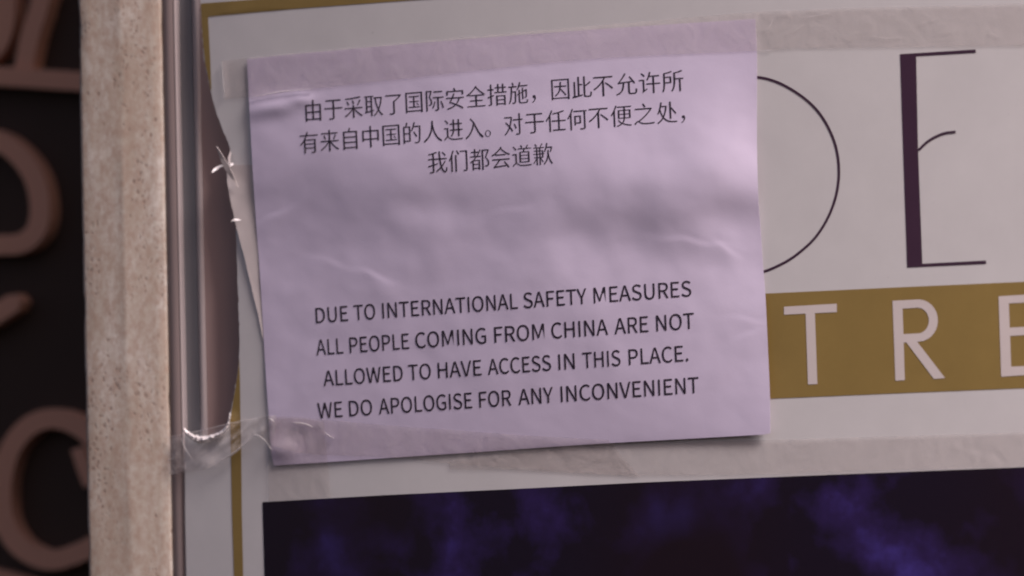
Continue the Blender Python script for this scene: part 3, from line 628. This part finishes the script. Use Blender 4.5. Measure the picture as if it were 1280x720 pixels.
    '会': (0.3501, '110,-41 137,-34 199,-27 326,-15 547,4 562,-17 576,-37 587,-55 634,-27 605,16 566,64 521,113 473,158 429,134 450,114 470,93 490,72 510,50 191,25 228,62 265,101 300,142 334,185 643,185 643,236 62,236 62,185 263,185 228,140 194,101 165,70 145,50 125,33 108,20 92,13 99,-4 105,-25;353,588 295,519 219,454 129,396 29,347 43,334 57,317 68,302 98,316 128,332 157,348 185,365 185,322 519,322 519,371 194,371 238,401 279,434 317,467 352,503 387,470 427,436 471,403 519,371 548,354 577,338 607,323 637,310 648,326 662,343 674,356 590,392 510,437 439,488 382,539 403,567'),
    '道': (0.3501, '45,536 73,507 102,475 127,444 145,417 188,447 169,474 143,503 114,534 85,561;319,258 553,258 553,199 319,199;319,162 553,162 553,103 319,103;319,353 553,353 553,295 319,295;269,393 269,62 604,62 604,393 437,393 461,452 663,452 663,496 532,496 583,573 532,588 521,566 508,542 494,518 479,496 348,496 384,513 372,538 354,565 333,591 290,572 308,547 325,520 337,496 218,496 218,452 403,452 387,393;183,338 36,338 36,289 133,289 133,71 109,60 83,42 57,20 29,-5 62,-48 89,-17 115,9 138,27 159,33 177,27 199,12 227,-5 265,-22 310,-33 360,-38 418,-40 477,-39 545,-37 610,-35 659,-32 662,-15 667,3 674,19 617,14 552,10 484,8 419,7 365,8 317,12 274,21 238,36 216,50 198,61 183,70'),
    '歉': (0.3501, '311,588 296,562 278,532 258,504 239,478 141,478 176,498 163,518 145,540 125,563 105,583 67,562 85,542 104,520 120,498 132,478 42,478 42,435 131,435 131,386 50,386 50,345 131,345 131,293 33,293 33,252 131,252 131,193 50,193 50,153 116,153 95,118 72,85 47,56 22,32 30,17 38,0 44,-16 66,9 88,38 109,72 128,107 128,-57 172,-57 172,153 228,153 228,-56 272,-56 272,118 292,89 312,60 329,32 341,11 373,45 358,65 336,93 311,125 288,153 361,153 361,252 403,252 403,293 361,293 361,386 270,386 270,435 394,435 394,478 290,478 307,499 325,522 343,545 359,569;172,435 228,435 228,386 172,386;321,252 321,193 270,193 270,252;321,293 270,293 270,345 321,345;172,252 228,252 228,193 172,193;172,293 172,345 228,345 228,293;467,590 453,516 433,446 407,383 375,331 390,323 406,313 418,304 435,331 451,361 465,393 478,429 613,429 606,396 598,365 589,336 581,311 620,298 634,335 647,378 659,424 669,469 636,480 628,478 493,478 500,503 506,529 511,556 516,583;499,387 499,339 495,256 477,164 434,69 356,-21 367,-32 380,-45 390,-58 440,-8 478,46 506,101 525,156 545,95 571,41 603,-9 644,-55 653,-41 665,-27 678,-16 627,42 590,107 564,185 546,279 547,338 547,387'),
    'A': (0.2129, '3,0 68,0 118,157 305,157 354,0 423,0 249,513 176,513;134,208 159,287 168,316 177,345 185,373 194,402 202,431 210,461 213,461 221,431 230,402 238,373 247,345 256,316 265,287 289,208'),
    'C': (0.2234, '264,-9 296,-7 325,-1 353,10 377,25 400,43 422,64 386,106 369,89 351,75 332,63 312,55 290,49 267,48 221,54 182,73 150,104 127,146 112,198 107,258 112,318 128,369 152,410 184,440 223,459 269,466 290,464 310,459 328,452 344,443 360,431 374,417 409,459 393,475 373,490 351,503 326,513 298,520 268,522 206,514 151,490 106,452 71,399 48,334 41,256 48,179 70,113 104,61 149,23 203,-1'),
    'D': (0.2409, '71,0 202,0 273,8 332,31 379,68 413,119 433,183 440,258 433,334 413,397 379,447 331,484 271,506 199,513 71,513;135,53 135,461 193,461 249,455 294,437 329,408 354,369 369,319 374,258 369,198 354,148 329,107 294,78 249,59 193,53'),
    'E': (0.2062, '71,0 374,0 374,55 135,55 135,242 330,242 330,298 135,298 135,459 366,459 366,513 71,513'),
    'F': (0.1933, '71,0 135,0 135,230 331,230 331,285 135,285 135,459 366,459 366,513 71,513'),
    'G': (0.2412, '272,-9 306,-7 337,-1 365,8 390,20 412,34 431,50 431,266 262,266 262,212 371,212 371,78 360,69 346,62 331,56 314,51 297,49 279,48 228,54 185,73 152,104 127,146 112,198 107,258 113,318 128,369 154,410 188,440 229,459 278,466 302,464 324,459 343,451 360,442 375,430 389,417 424,459 407,475 388,489 366,502 339,513 310,520 276,522 211,514 155,490 107,452 71,399 49,334 41,256 48,179 71,113 106,61 152,23 208,-1'),
    'H': (0.2549, '71,0 135,0 135,242 375,242 375,0 440,0 440,513 375,513 375,298 135,298 135,513 71,513'),
    'I': (0.1026, '71,0 135,0 135,513 71,513'),
    'L': (0.1901, '71,0 360,0 360,55 135,55 135,513 71,513'),
    'M': (0.2843, '71,0 129,0 129,284 128,308 128,333 126,360 124,386 122,412 120,436 123,436 165,319 262,52 305,52 402,319 443,436 446,436 444,412 442,386 441,360 439,333 438,308 438,284 438,0 498,0 498,513 420,513 322,239 316,221 311,203 305,186 299,168 293,150 286,132 284,132 246,239 148,513 71,513'),
    'N': (0.2532, '71,0 132,0 132,270 131,297 130,324 129,351 127,377 126,404 124,430 127,430 182,324 369,0 436,0 436,513 374,513 374,246 374,219 375,192 377,164 379,137 381,110 383,84 380,84 324,190 137,513 71,513'),
    'O': (0.2598, '260,-9 321,-1 374,24 418,63 451,116 472,181 479,258 472,335 451,400 418,452 374,491 321,514 260,522 199,514 146,491 102,452 69,400 48,335 41,258 48,181 69,116 102,63 146,24 199,-1;260,48 216,54 179,74 149,105 126,147 112,198 107,258 112,318 126,369 149,410 179,440 216,459 260,466 303,459 340,440 371,410 393,369 408,318 412,258 408,198 393,147 371,105 340,74 303,54'),
    'P': (0.2216, '71,0 135,0 135,204 220,204 273,209 319,221 357,243 385,273 403,313 409,363 403,413 385,452 356,480 318,499 271,510 217,513 71,513;135,257 135,461 209,461 250,459 284,452 310,440 329,421 341,396 345,363 341,329 330,303 312,282 286,268 253,260 211,257'),
    'R': (0.2223, '135,270 135,461 221,461 258,459 289,452 314,440 332,423 342,400 346,370 342,339 332,314 314,295 289,281 258,272 221,270;352,0 425,0 295,225 327,236 356,252 379,273 396,300 407,332 410,370 404,417 387,454 360,482 324,500 281,510 231,513 71,513 71,0 135,0 135,218 228,218'),
    'S': (0.2087, '213,-9 263,-4 306,11 340,33 366,63 382,98 387,137 384,171 373,200 357,224 335,244 310,260 282,274 209,305 188,314 169,324 151,336 136,350 127,369 123,391 126,413 135,431 149,446 168,456 192,463 219,466 242,464 264,460 284,453 302,443 320,432 336,418 370,459 350,477 328,492 304,505 277,514 249,520 219,522 175,518 136,505 103,484 79,457 63,424 57,387 62,352 74,324 92,300 114,281 138,267 162,255 235,223 259,212 279,201 297,189 310,174 318,155 321,131 318,108 309,87 293,71 272,58 245,50 214,48 187,50 161,56 137,65 113,78 92,93 72,111 34,67 57,45 84,26 112,11 144,0 177,-7'),
    'T': (0.2097, '177,0 242,0 242,459 398,459 398,513 22,513 22,459 177,459'),
    'U': (0.2525, '253,-9 303,-4 347,11 384,39 412,81 431,138 437,211 437,513 375,513 375,210 370,155 358,113 339,83 315,62 285,51 253,48 221,51 192,62 168,83 149,113 137,155 133,210 133,513 69,513 69,211 75,138 93,81 121,39 158,11 203,-4'),
    'V': (0.2013, '165,0 239,0 403,513 337,513 254,235 246,206 238,178 230,150 222,123 214,95 204,66 202,66 152,235 69,513 1,513'),
    'W': (0.3074, '127,0 204,0 280,310 306,426 309,426 334,310 412,0 490,0 596,513 534,513 479,234 451,67 447,67 410,234 339,513 279,513 209,234 172,67 169,67 139,234 85,513 18,513'),
    'Y': (0.1859, '153,0 218,0 218,199 373,513 305,513 239,368 231,350 223,331 214,312 206,294 197,275 188,256 185,256 134,368 68,513 -1,513 153,199'),
    '.': (0.0973, '97,-9 121,-3 137,14 144,39 137,65 121,82 97,88 74,82 57,65 51,39 57,14 74,-3'),
}


def shrink(c, ax, ay):
    """thin a stroke outline: horizontals by ay, verticals by ax on each side"""
    n = len(c); out = []
    for i in range(n):
        p0, p1, p2 = c[i-1], c[i], c[(i+1) % n]
        d1 = (p1[0]-p0[0], p1[1]-p0[1]); d2 = (p2[0]-p1[0], p2[1]-p1[1])
        l1 = math.hypot(*d1) or 1; l2 = math.hypot(*d2) or 1
        n1 = (-d1[1]/l1, d1[0]/l1); n2 = (-d2[1]/l2, d2[0]/l2)
        o1 = abs(n1[0])*ax+abs(n1[1])*ay; o2 = abs(n2[0])*ax+abs(n2[1])*ay
        det = n1[0]*n2[1]-n1[1]*n2[0]
        if abs(det) > .3:
            x = (o1*n2[1]-o2*n1[1])/det; y = (n1[0]*o2-n2[0]*o1)/det
        else:
            mx_, my_ = n1[0]+n2[0], n1[1]+n2[1]; q = math.hypot(mx_, my_) or 1
            o_ = (o1+o2)/2; x, y = mx_/q*o_, my_/q*o_
        out.append((p1[0]+x, p1[1]+y))
    return out
GC = {}
def glyph(ch, ax, ay):
    k = (ch, ax, ay)
    if k not in GC:
        a, s = GLYPHS[ch]
        GC[k] = (a*2000, [shrink([tuple(map(int, q.split(','))) for q in c.split()], ax, ay) for c in s.split(';')])
    return GC[k]

def text_mesh(name, contours, parent):
    """contours: closed outlines in photo pixels; filled, refined and laid on the paper"""
    cu = bpy.data.curves.new(name, 'CURVE'); cu.dimensions = '2D'; cu.fill_mode = 'BOTH'
    for c in contours:
        s = cu.splines.new('POLY'); s.points.add(len(c)-1); s.use_cyclic_u = True
        for p, (x, y) in zip(s.points, c): p.co = ((x-640)/100, -(y-360)/100, 0, 1)
    tmp = bpy.data.objects.new('tmp', cu); COL.objects.link(tmp)
    me = bpy.data.meshes.new_from_object(tmp)
    bpy.data.objects.remove(tmp); bpy.data.curves.remove(cu)
    bm = bmesh.new(); bm.from_mesh(me)
    for _ in range(2):
        es = [e for e in bm.edges if e.calc_length() > .09]
        if not es: break
        bmesh.ops.subdivide_edges(bm, edges=es, cuts=1)
        bmesh.ops.triangulate(bm, faces=bm.faces)
    off = parent_origin(parent)
    for v in bm.verts:
        x, y = v.co.x*100+640, -v.co.y*100+360
        v.co = at(x, y, hp(x, y)+.00016)-off
    bm.normal_update()
    for f in bm.faces:
        if f.normal.y > 0: f.normal_flip()
    bm.to_mesh(me); bm.free()
    me.name = name
    return link(name, me, M['toner'], parent)

def interp(tab, i):
    for (a, pa), (b_, pb) in zip(tab, tab[1:]):
        if i <= b_ or (b_, pb) == tab[-1]:
            t = (i-a)/(b_-a); return tuple(lerp(pa[k], pb[k], t) for k in (0, 1))
def chinese(s, tab):
    cs = []
    for i, ch in enumerate(s):
        cx, cy = interp(tab, i); ax_, ay_ = interp(tab, i-.5), interp(tab, i+.5)
        px_ = interp(tab, i+.5)[0]-interp(tab, i-.5)[0]
        sl = -.075
        adv, cc = glyph(ch, .5, 9.5)
        sx = px_/700*1.0; sy = .0427*1.0
        for c in cc:
            cs.append([(cx+(x-350)*sx-(y-250)*sy*.045, cy+(x-350)*sx*sl-(y-250)*sy) for x, y in c])
    o = text_mesh('text_line', cs, notice); o['label'] = 'thin printed line of Chinese characters'
chinese("由于采取了国际安全措施，因此不允许所", [(0, (391.5, 138.7)), (5, (517.6, 127.9)), (7, (568.8, 123.8)), (12, (700.5, 111.7)), (14, (754, 107.5)), (17, (841, 101.8))])
chinese("有来自中国的人进入。对于任何不便之处，", [(0, (386.4, 178.7)), (4, (489, 169)), (8, (592.6, 160.6)), (10, (641.7, 155.8)), (14, (748.1, 147.2)), (17, (833.7, 141.3)), (18, (861, 139.4))])
chinese("我们都会道歉", [(0, (546.9, 203.2)), (2, (599.7, 199.6)), (5, (678.8, 193))])

def latin(words, x0, y0, x1, y1, cap):
    cs = []
    H = 513.0
    for w, a, b_ in words:
        # lay out glyphs in font units then fit the word to its measured width
        pen = 0; lay = []
        for ch in w:
            adv, cc = glyph(ch, -2.0, -1.5)
            lay.append((pen, cc)); pen += adv
        xs = [x+p for p, cc in lay for c in cc for x, y in c]; lo, hi = min(xs), max(xs)
        k = (b_-a)/(hi-lo)
        for p, cc in lay:
            for c in cc:
                q = []
                for x, y in c:
                    X_ = a+(x+p-lo)*k
                    t = (X_-x0)/(x1-x0); base = lerp(y0, y1, t); cp = cap*(1+.03*t)
                    q.append((X_-y/H*cp*(.058-.02*t)+.5, base-y/H*cp))
                cs.append(q)
    o = text_mesh('text_line', cs, notice); o['label'] = 'printed line of English capitals'
latin([("DUE", 394.6, 434.9), ("TO", 442.2, 469), ("INTERNATIONAL", 477.8, 647.1), ("SAFETY", 654.1, 733.2), ("MEASURES", 741.9, 863.9)], 394.6, 403.8, 863.9, 370.2, 18.8)
latin([("ALL", 395.2, 429), ("PEOPLE", 436.9, 511.3), ("COMING", 519.2, 607.6), ("FROM", 617.8, 680.4), ("CHINA", 689.1, 760), ("ARE", 767.9, 810.2), ("NOT", 820.1, 867.4)], 395, 444.1, 861.5, 411.1, 19.2)
latin([("ALLOWED", 404.2, 503.4), ("TO", 510.4, 538.5), ("HAVE", 547.2, 601.8), ("ACCESS", 609.7, 688.6), ("IN", 697.9, 718.3), ("THIS", 727.9, 775.5), ("PLACE.", 785.7, 860.1)], 404.2, 482.6, 860.1, 451.1, 19.0)
latin([("WE", 396.9, 428.1), ("DO", 436.3, 465.2), ("APOLOGISE", 473.4, 590.1), ("FOR", 598.9, 639), ("ANY", 647.7, 691.5), ("INCONVENIENT", 700.8, 873.2)], 403, 522.6, 867.4, 491.3, 19.2)

# ------------------------------------------------------------------ adhesive tape
def inside(px, py):
    l = pl(PL, min(1, max(0, (py-74)/508)))[0]; r_ = pl(PR, min(1, max(0, (py-24)/518)))[0]
    u = min(1, max(0, (px-308.6)/640)); t = pl(PT, u)[1]; b_ = pl(PBt, min(1, max(0, (px-342)/620)))[1]
    return min(px-l, r_-px, py-t, b_-py)
def surf(px, py):
    d = inside(px, py)
    return lerp(.0005, hp(min(max(px, 310), 961), py)+.0004, sm(-5, 1.5, d))
def tape_h(amp, sc, seed):
    return lambda x, y, u, v_: surf(x, y)+.00012+amp*abs(noise.noise(Vector((x/sc, y/sc*1.4, seed))))
tp = grid('clear_tape', [(277, 76), (350, 68), (480, 56), (620, 43), (780, 29), (945, 15), (1010, 12.5), (1060, 10.5), (1280, 5), (1500, -1)],
     [(280.5, 123.5), (330, 119), (352, 114.5), (400, 110), (480, 101), (620, 85.5), (700, 77), (780, 71), (944, 63.5), (1000, 60.5), (1280, 57), (1500, 52)],
     300, 14, tape_h(.0003, 22, 1), M['tape'])
top_tape = tp
tag(tp, 'long clear tape across the top edge of the paper notice', 'adhesive tape')
tp = grid('clear_tape', [(335.5, 521), (360, 520.6), (400, 524), (495, 532.5), (560, 537), (640, 543), (700, 546.6), (760, 549.8)],
     [(338, 556), (375, 566), (440, 570), (500, 572.5), (560, 579), (647, 586), (737, 592), (800, 596)],
     120, 12, tape_h(.0003, 14, 2), M['tape'])
corner_tape = tp
tag(tp, 'clear tape slanting across the bottom left edge of the paper notice', 'adhesive tape')
tp = grid('clear_tape', [(560, 577), (640, 566), (720, 556), (800, 553), (960, 550), (1002, 549), (1280, 540.5), (1500, 534)],
     [(562, 587), (640, 587), (737, 592), (897, 594), (1040, 590), (1280, 582.5), (1500, 577)],
     120, 10, lambda x, y, u, v_: .00065+.0002*abs(fbm(x, y, 20, 3)), M['tape'])
tag(tp, 'long clear tape on bare poster just above the dark photo panel', 'adhesive tape')
tp = grid('clear_tape', [(334.5, 523), (370, 523), (405, 527)], [(335.6, 626.5), (370, 624.6), (413.4, 622)],
     24, 36, lambda x, y, u, v_: surf(x, y)+.00045+.0002*abs(fbm(x, y, 14, 6)), M['tape'])
tag(tp, 'short upright piece of clear tape under the notice lower left corner', 'adhesive tape')

# stretched tape bridging from the pillar to the notice corner
def film_h(x, y, u, v_):
    base = lerp(.0024, surf(x, y)+.0006, sm(.0, 1, u))
    return base+.0012*math.sin(math.pi*min(1, max(0, v_)))*(.4+.6*noise.noise(Vector((x/16, y/22, 8))))+.0018*sm(0, .35, u)*noise.noise(Vector(((x+y*.9)/7, (y-x*.5)/26, 3)))+.0012
tp = grid('stretched_tape', [(210, 546), (245, 539), (287, 529), (312, 523.5), (345, 519)],
     [(209, 594), (229, 591), (262, 585), (287, 569), (302, 558), (314, 547), (321, 544), (329, 549), (341, 566)],
     90, 30, film_h, M['film'])
tag(tp, 'crumpled stretched tape from the frame to the notice lower left corner', 'adhesive tape')

# pale ribbons on the tape: pinched milky folds, and glints painted in
m_ = bpy.data.materials.new('milky_fold_glint'); m_.use_nodes = True
t = m_.node_tree; b = t.nodes['Principled BSDF']; b.inputs['Base Color'].default_value = (.9, .87, .88, 1); b.inputs['Roughness'].default_value = .25
b.inputs['Alpha'].default_value = .62
M['fold_glint'] = m_
def fold_glint(pts, w, n, parent, hf, seed, lift=.0010):
    c = curve(pts, n); V = []
    for i, p in enumerate(c):
        a = c[max(i-1, 0)]; b_ = c[min(i+1, n)]
        dx, dy = b_[0]-a[0], b_[1]-a[1]; q = math.hypot(dx, dy)
        ww = w*math.sin(math.pi*(.04+.92*i/n))**.6*(.65+.7*abs(noise.noise(Vector((i*.37, seed, 1)))))
        h = hf(*p)+lift
        V += [at(p[0]-dy/q*ww/2, p[1]+dx/q*ww/2, h-lift*.3), at(p[0], p[1], h+lift*.3), at(p[0]+dy/q*ww/2, p[1]-dx/q*ww/2, h-lift*.3)]
    F = []
    for i in range(n):
        k = 3*i; F += [(k, k+1, k+4, k+3), (k+1, k+2, k+5, k+4)]
    mesh('fold_glint', V, F, M['fold_glint'], parent, True)
fh = lambda x, y: surf(x, y)+.0022
fold_glint([(266, 583), (276, 576), (287, 569), (302, 558.5), (312, 550), (320, 544), (328, 548), (333, 553), (339, 562)], 1.9, 60, tp, fh, 1)
fold_glint([(207, 547), (245, 539.5), (287, 529.5), (312, 524), (345, 518.5)], .9, 60, tp, fh, 2)
fold_glint([(283, 573), (291, 568), (300, 561)], 2.6, 16, tp, fh, 3)
fold_glint([(226, 547), (231, 560), (240, 574)], 1.2, 16, tp, fh, 4)
fold_glint([(336, 523), (339, 524.5), (342, 527)], 2.4, 10, tp, fh, 5)  # bright glint painted as a short ribbon
fold_glint([(209, 577), (212, 574), (217, 573)], 1.3, 10, tp, fh, 6)  # small glint painted in pale film
ft = lambda x, y: surf(x, y)
fold_glint([(366, 528.6), (374, 528.8), (383, 530.5), (391, 534)], 1.7, 20, corner_tape, ft, 7)  # arc of a glint, painted as a pale ribbon
fold_glint([(312, 122), (330, 118.5), (352, 114.8), (392, 111)], 1.5, 30, top_tape, ft, 8)
fold_glint([(405, 540), (412, 545), (418, 548)], 1.2, 10, corner_tape, ft, 9)
fold_glint([(277, 77), (279, 98), (280.5, 123)], .9, 16, top_tape, ft, 10)
fold_glint([(948, 62.6), (956, 64), (966, 62)], 1.0, 10, top_tape, lambda x, y: surf(x, y)+.0002, 11, .00016)

for q, (pts, w) in enumerate([([(1000, 22), (1018, 20), (1040, 16)], 1.1), ([(985, 44), (998, 36), (1004, 30)], .9), ([(955, 40), (962, 33), (966, 24)], .9), ([(1150, 30), (1170, 24)], .8),
                              ([(1236, 40), (1250, 47)], .8), ([(1090, 45), (1110, 48), (1128, 46)], .8)]):
    fold_glint(pts, w*.8, 12, top_tape, lambda x, y: surf(x, y)+.0002, 20+q, .00016)  # scattered glints along the top tape, painted as thin pale ribbons
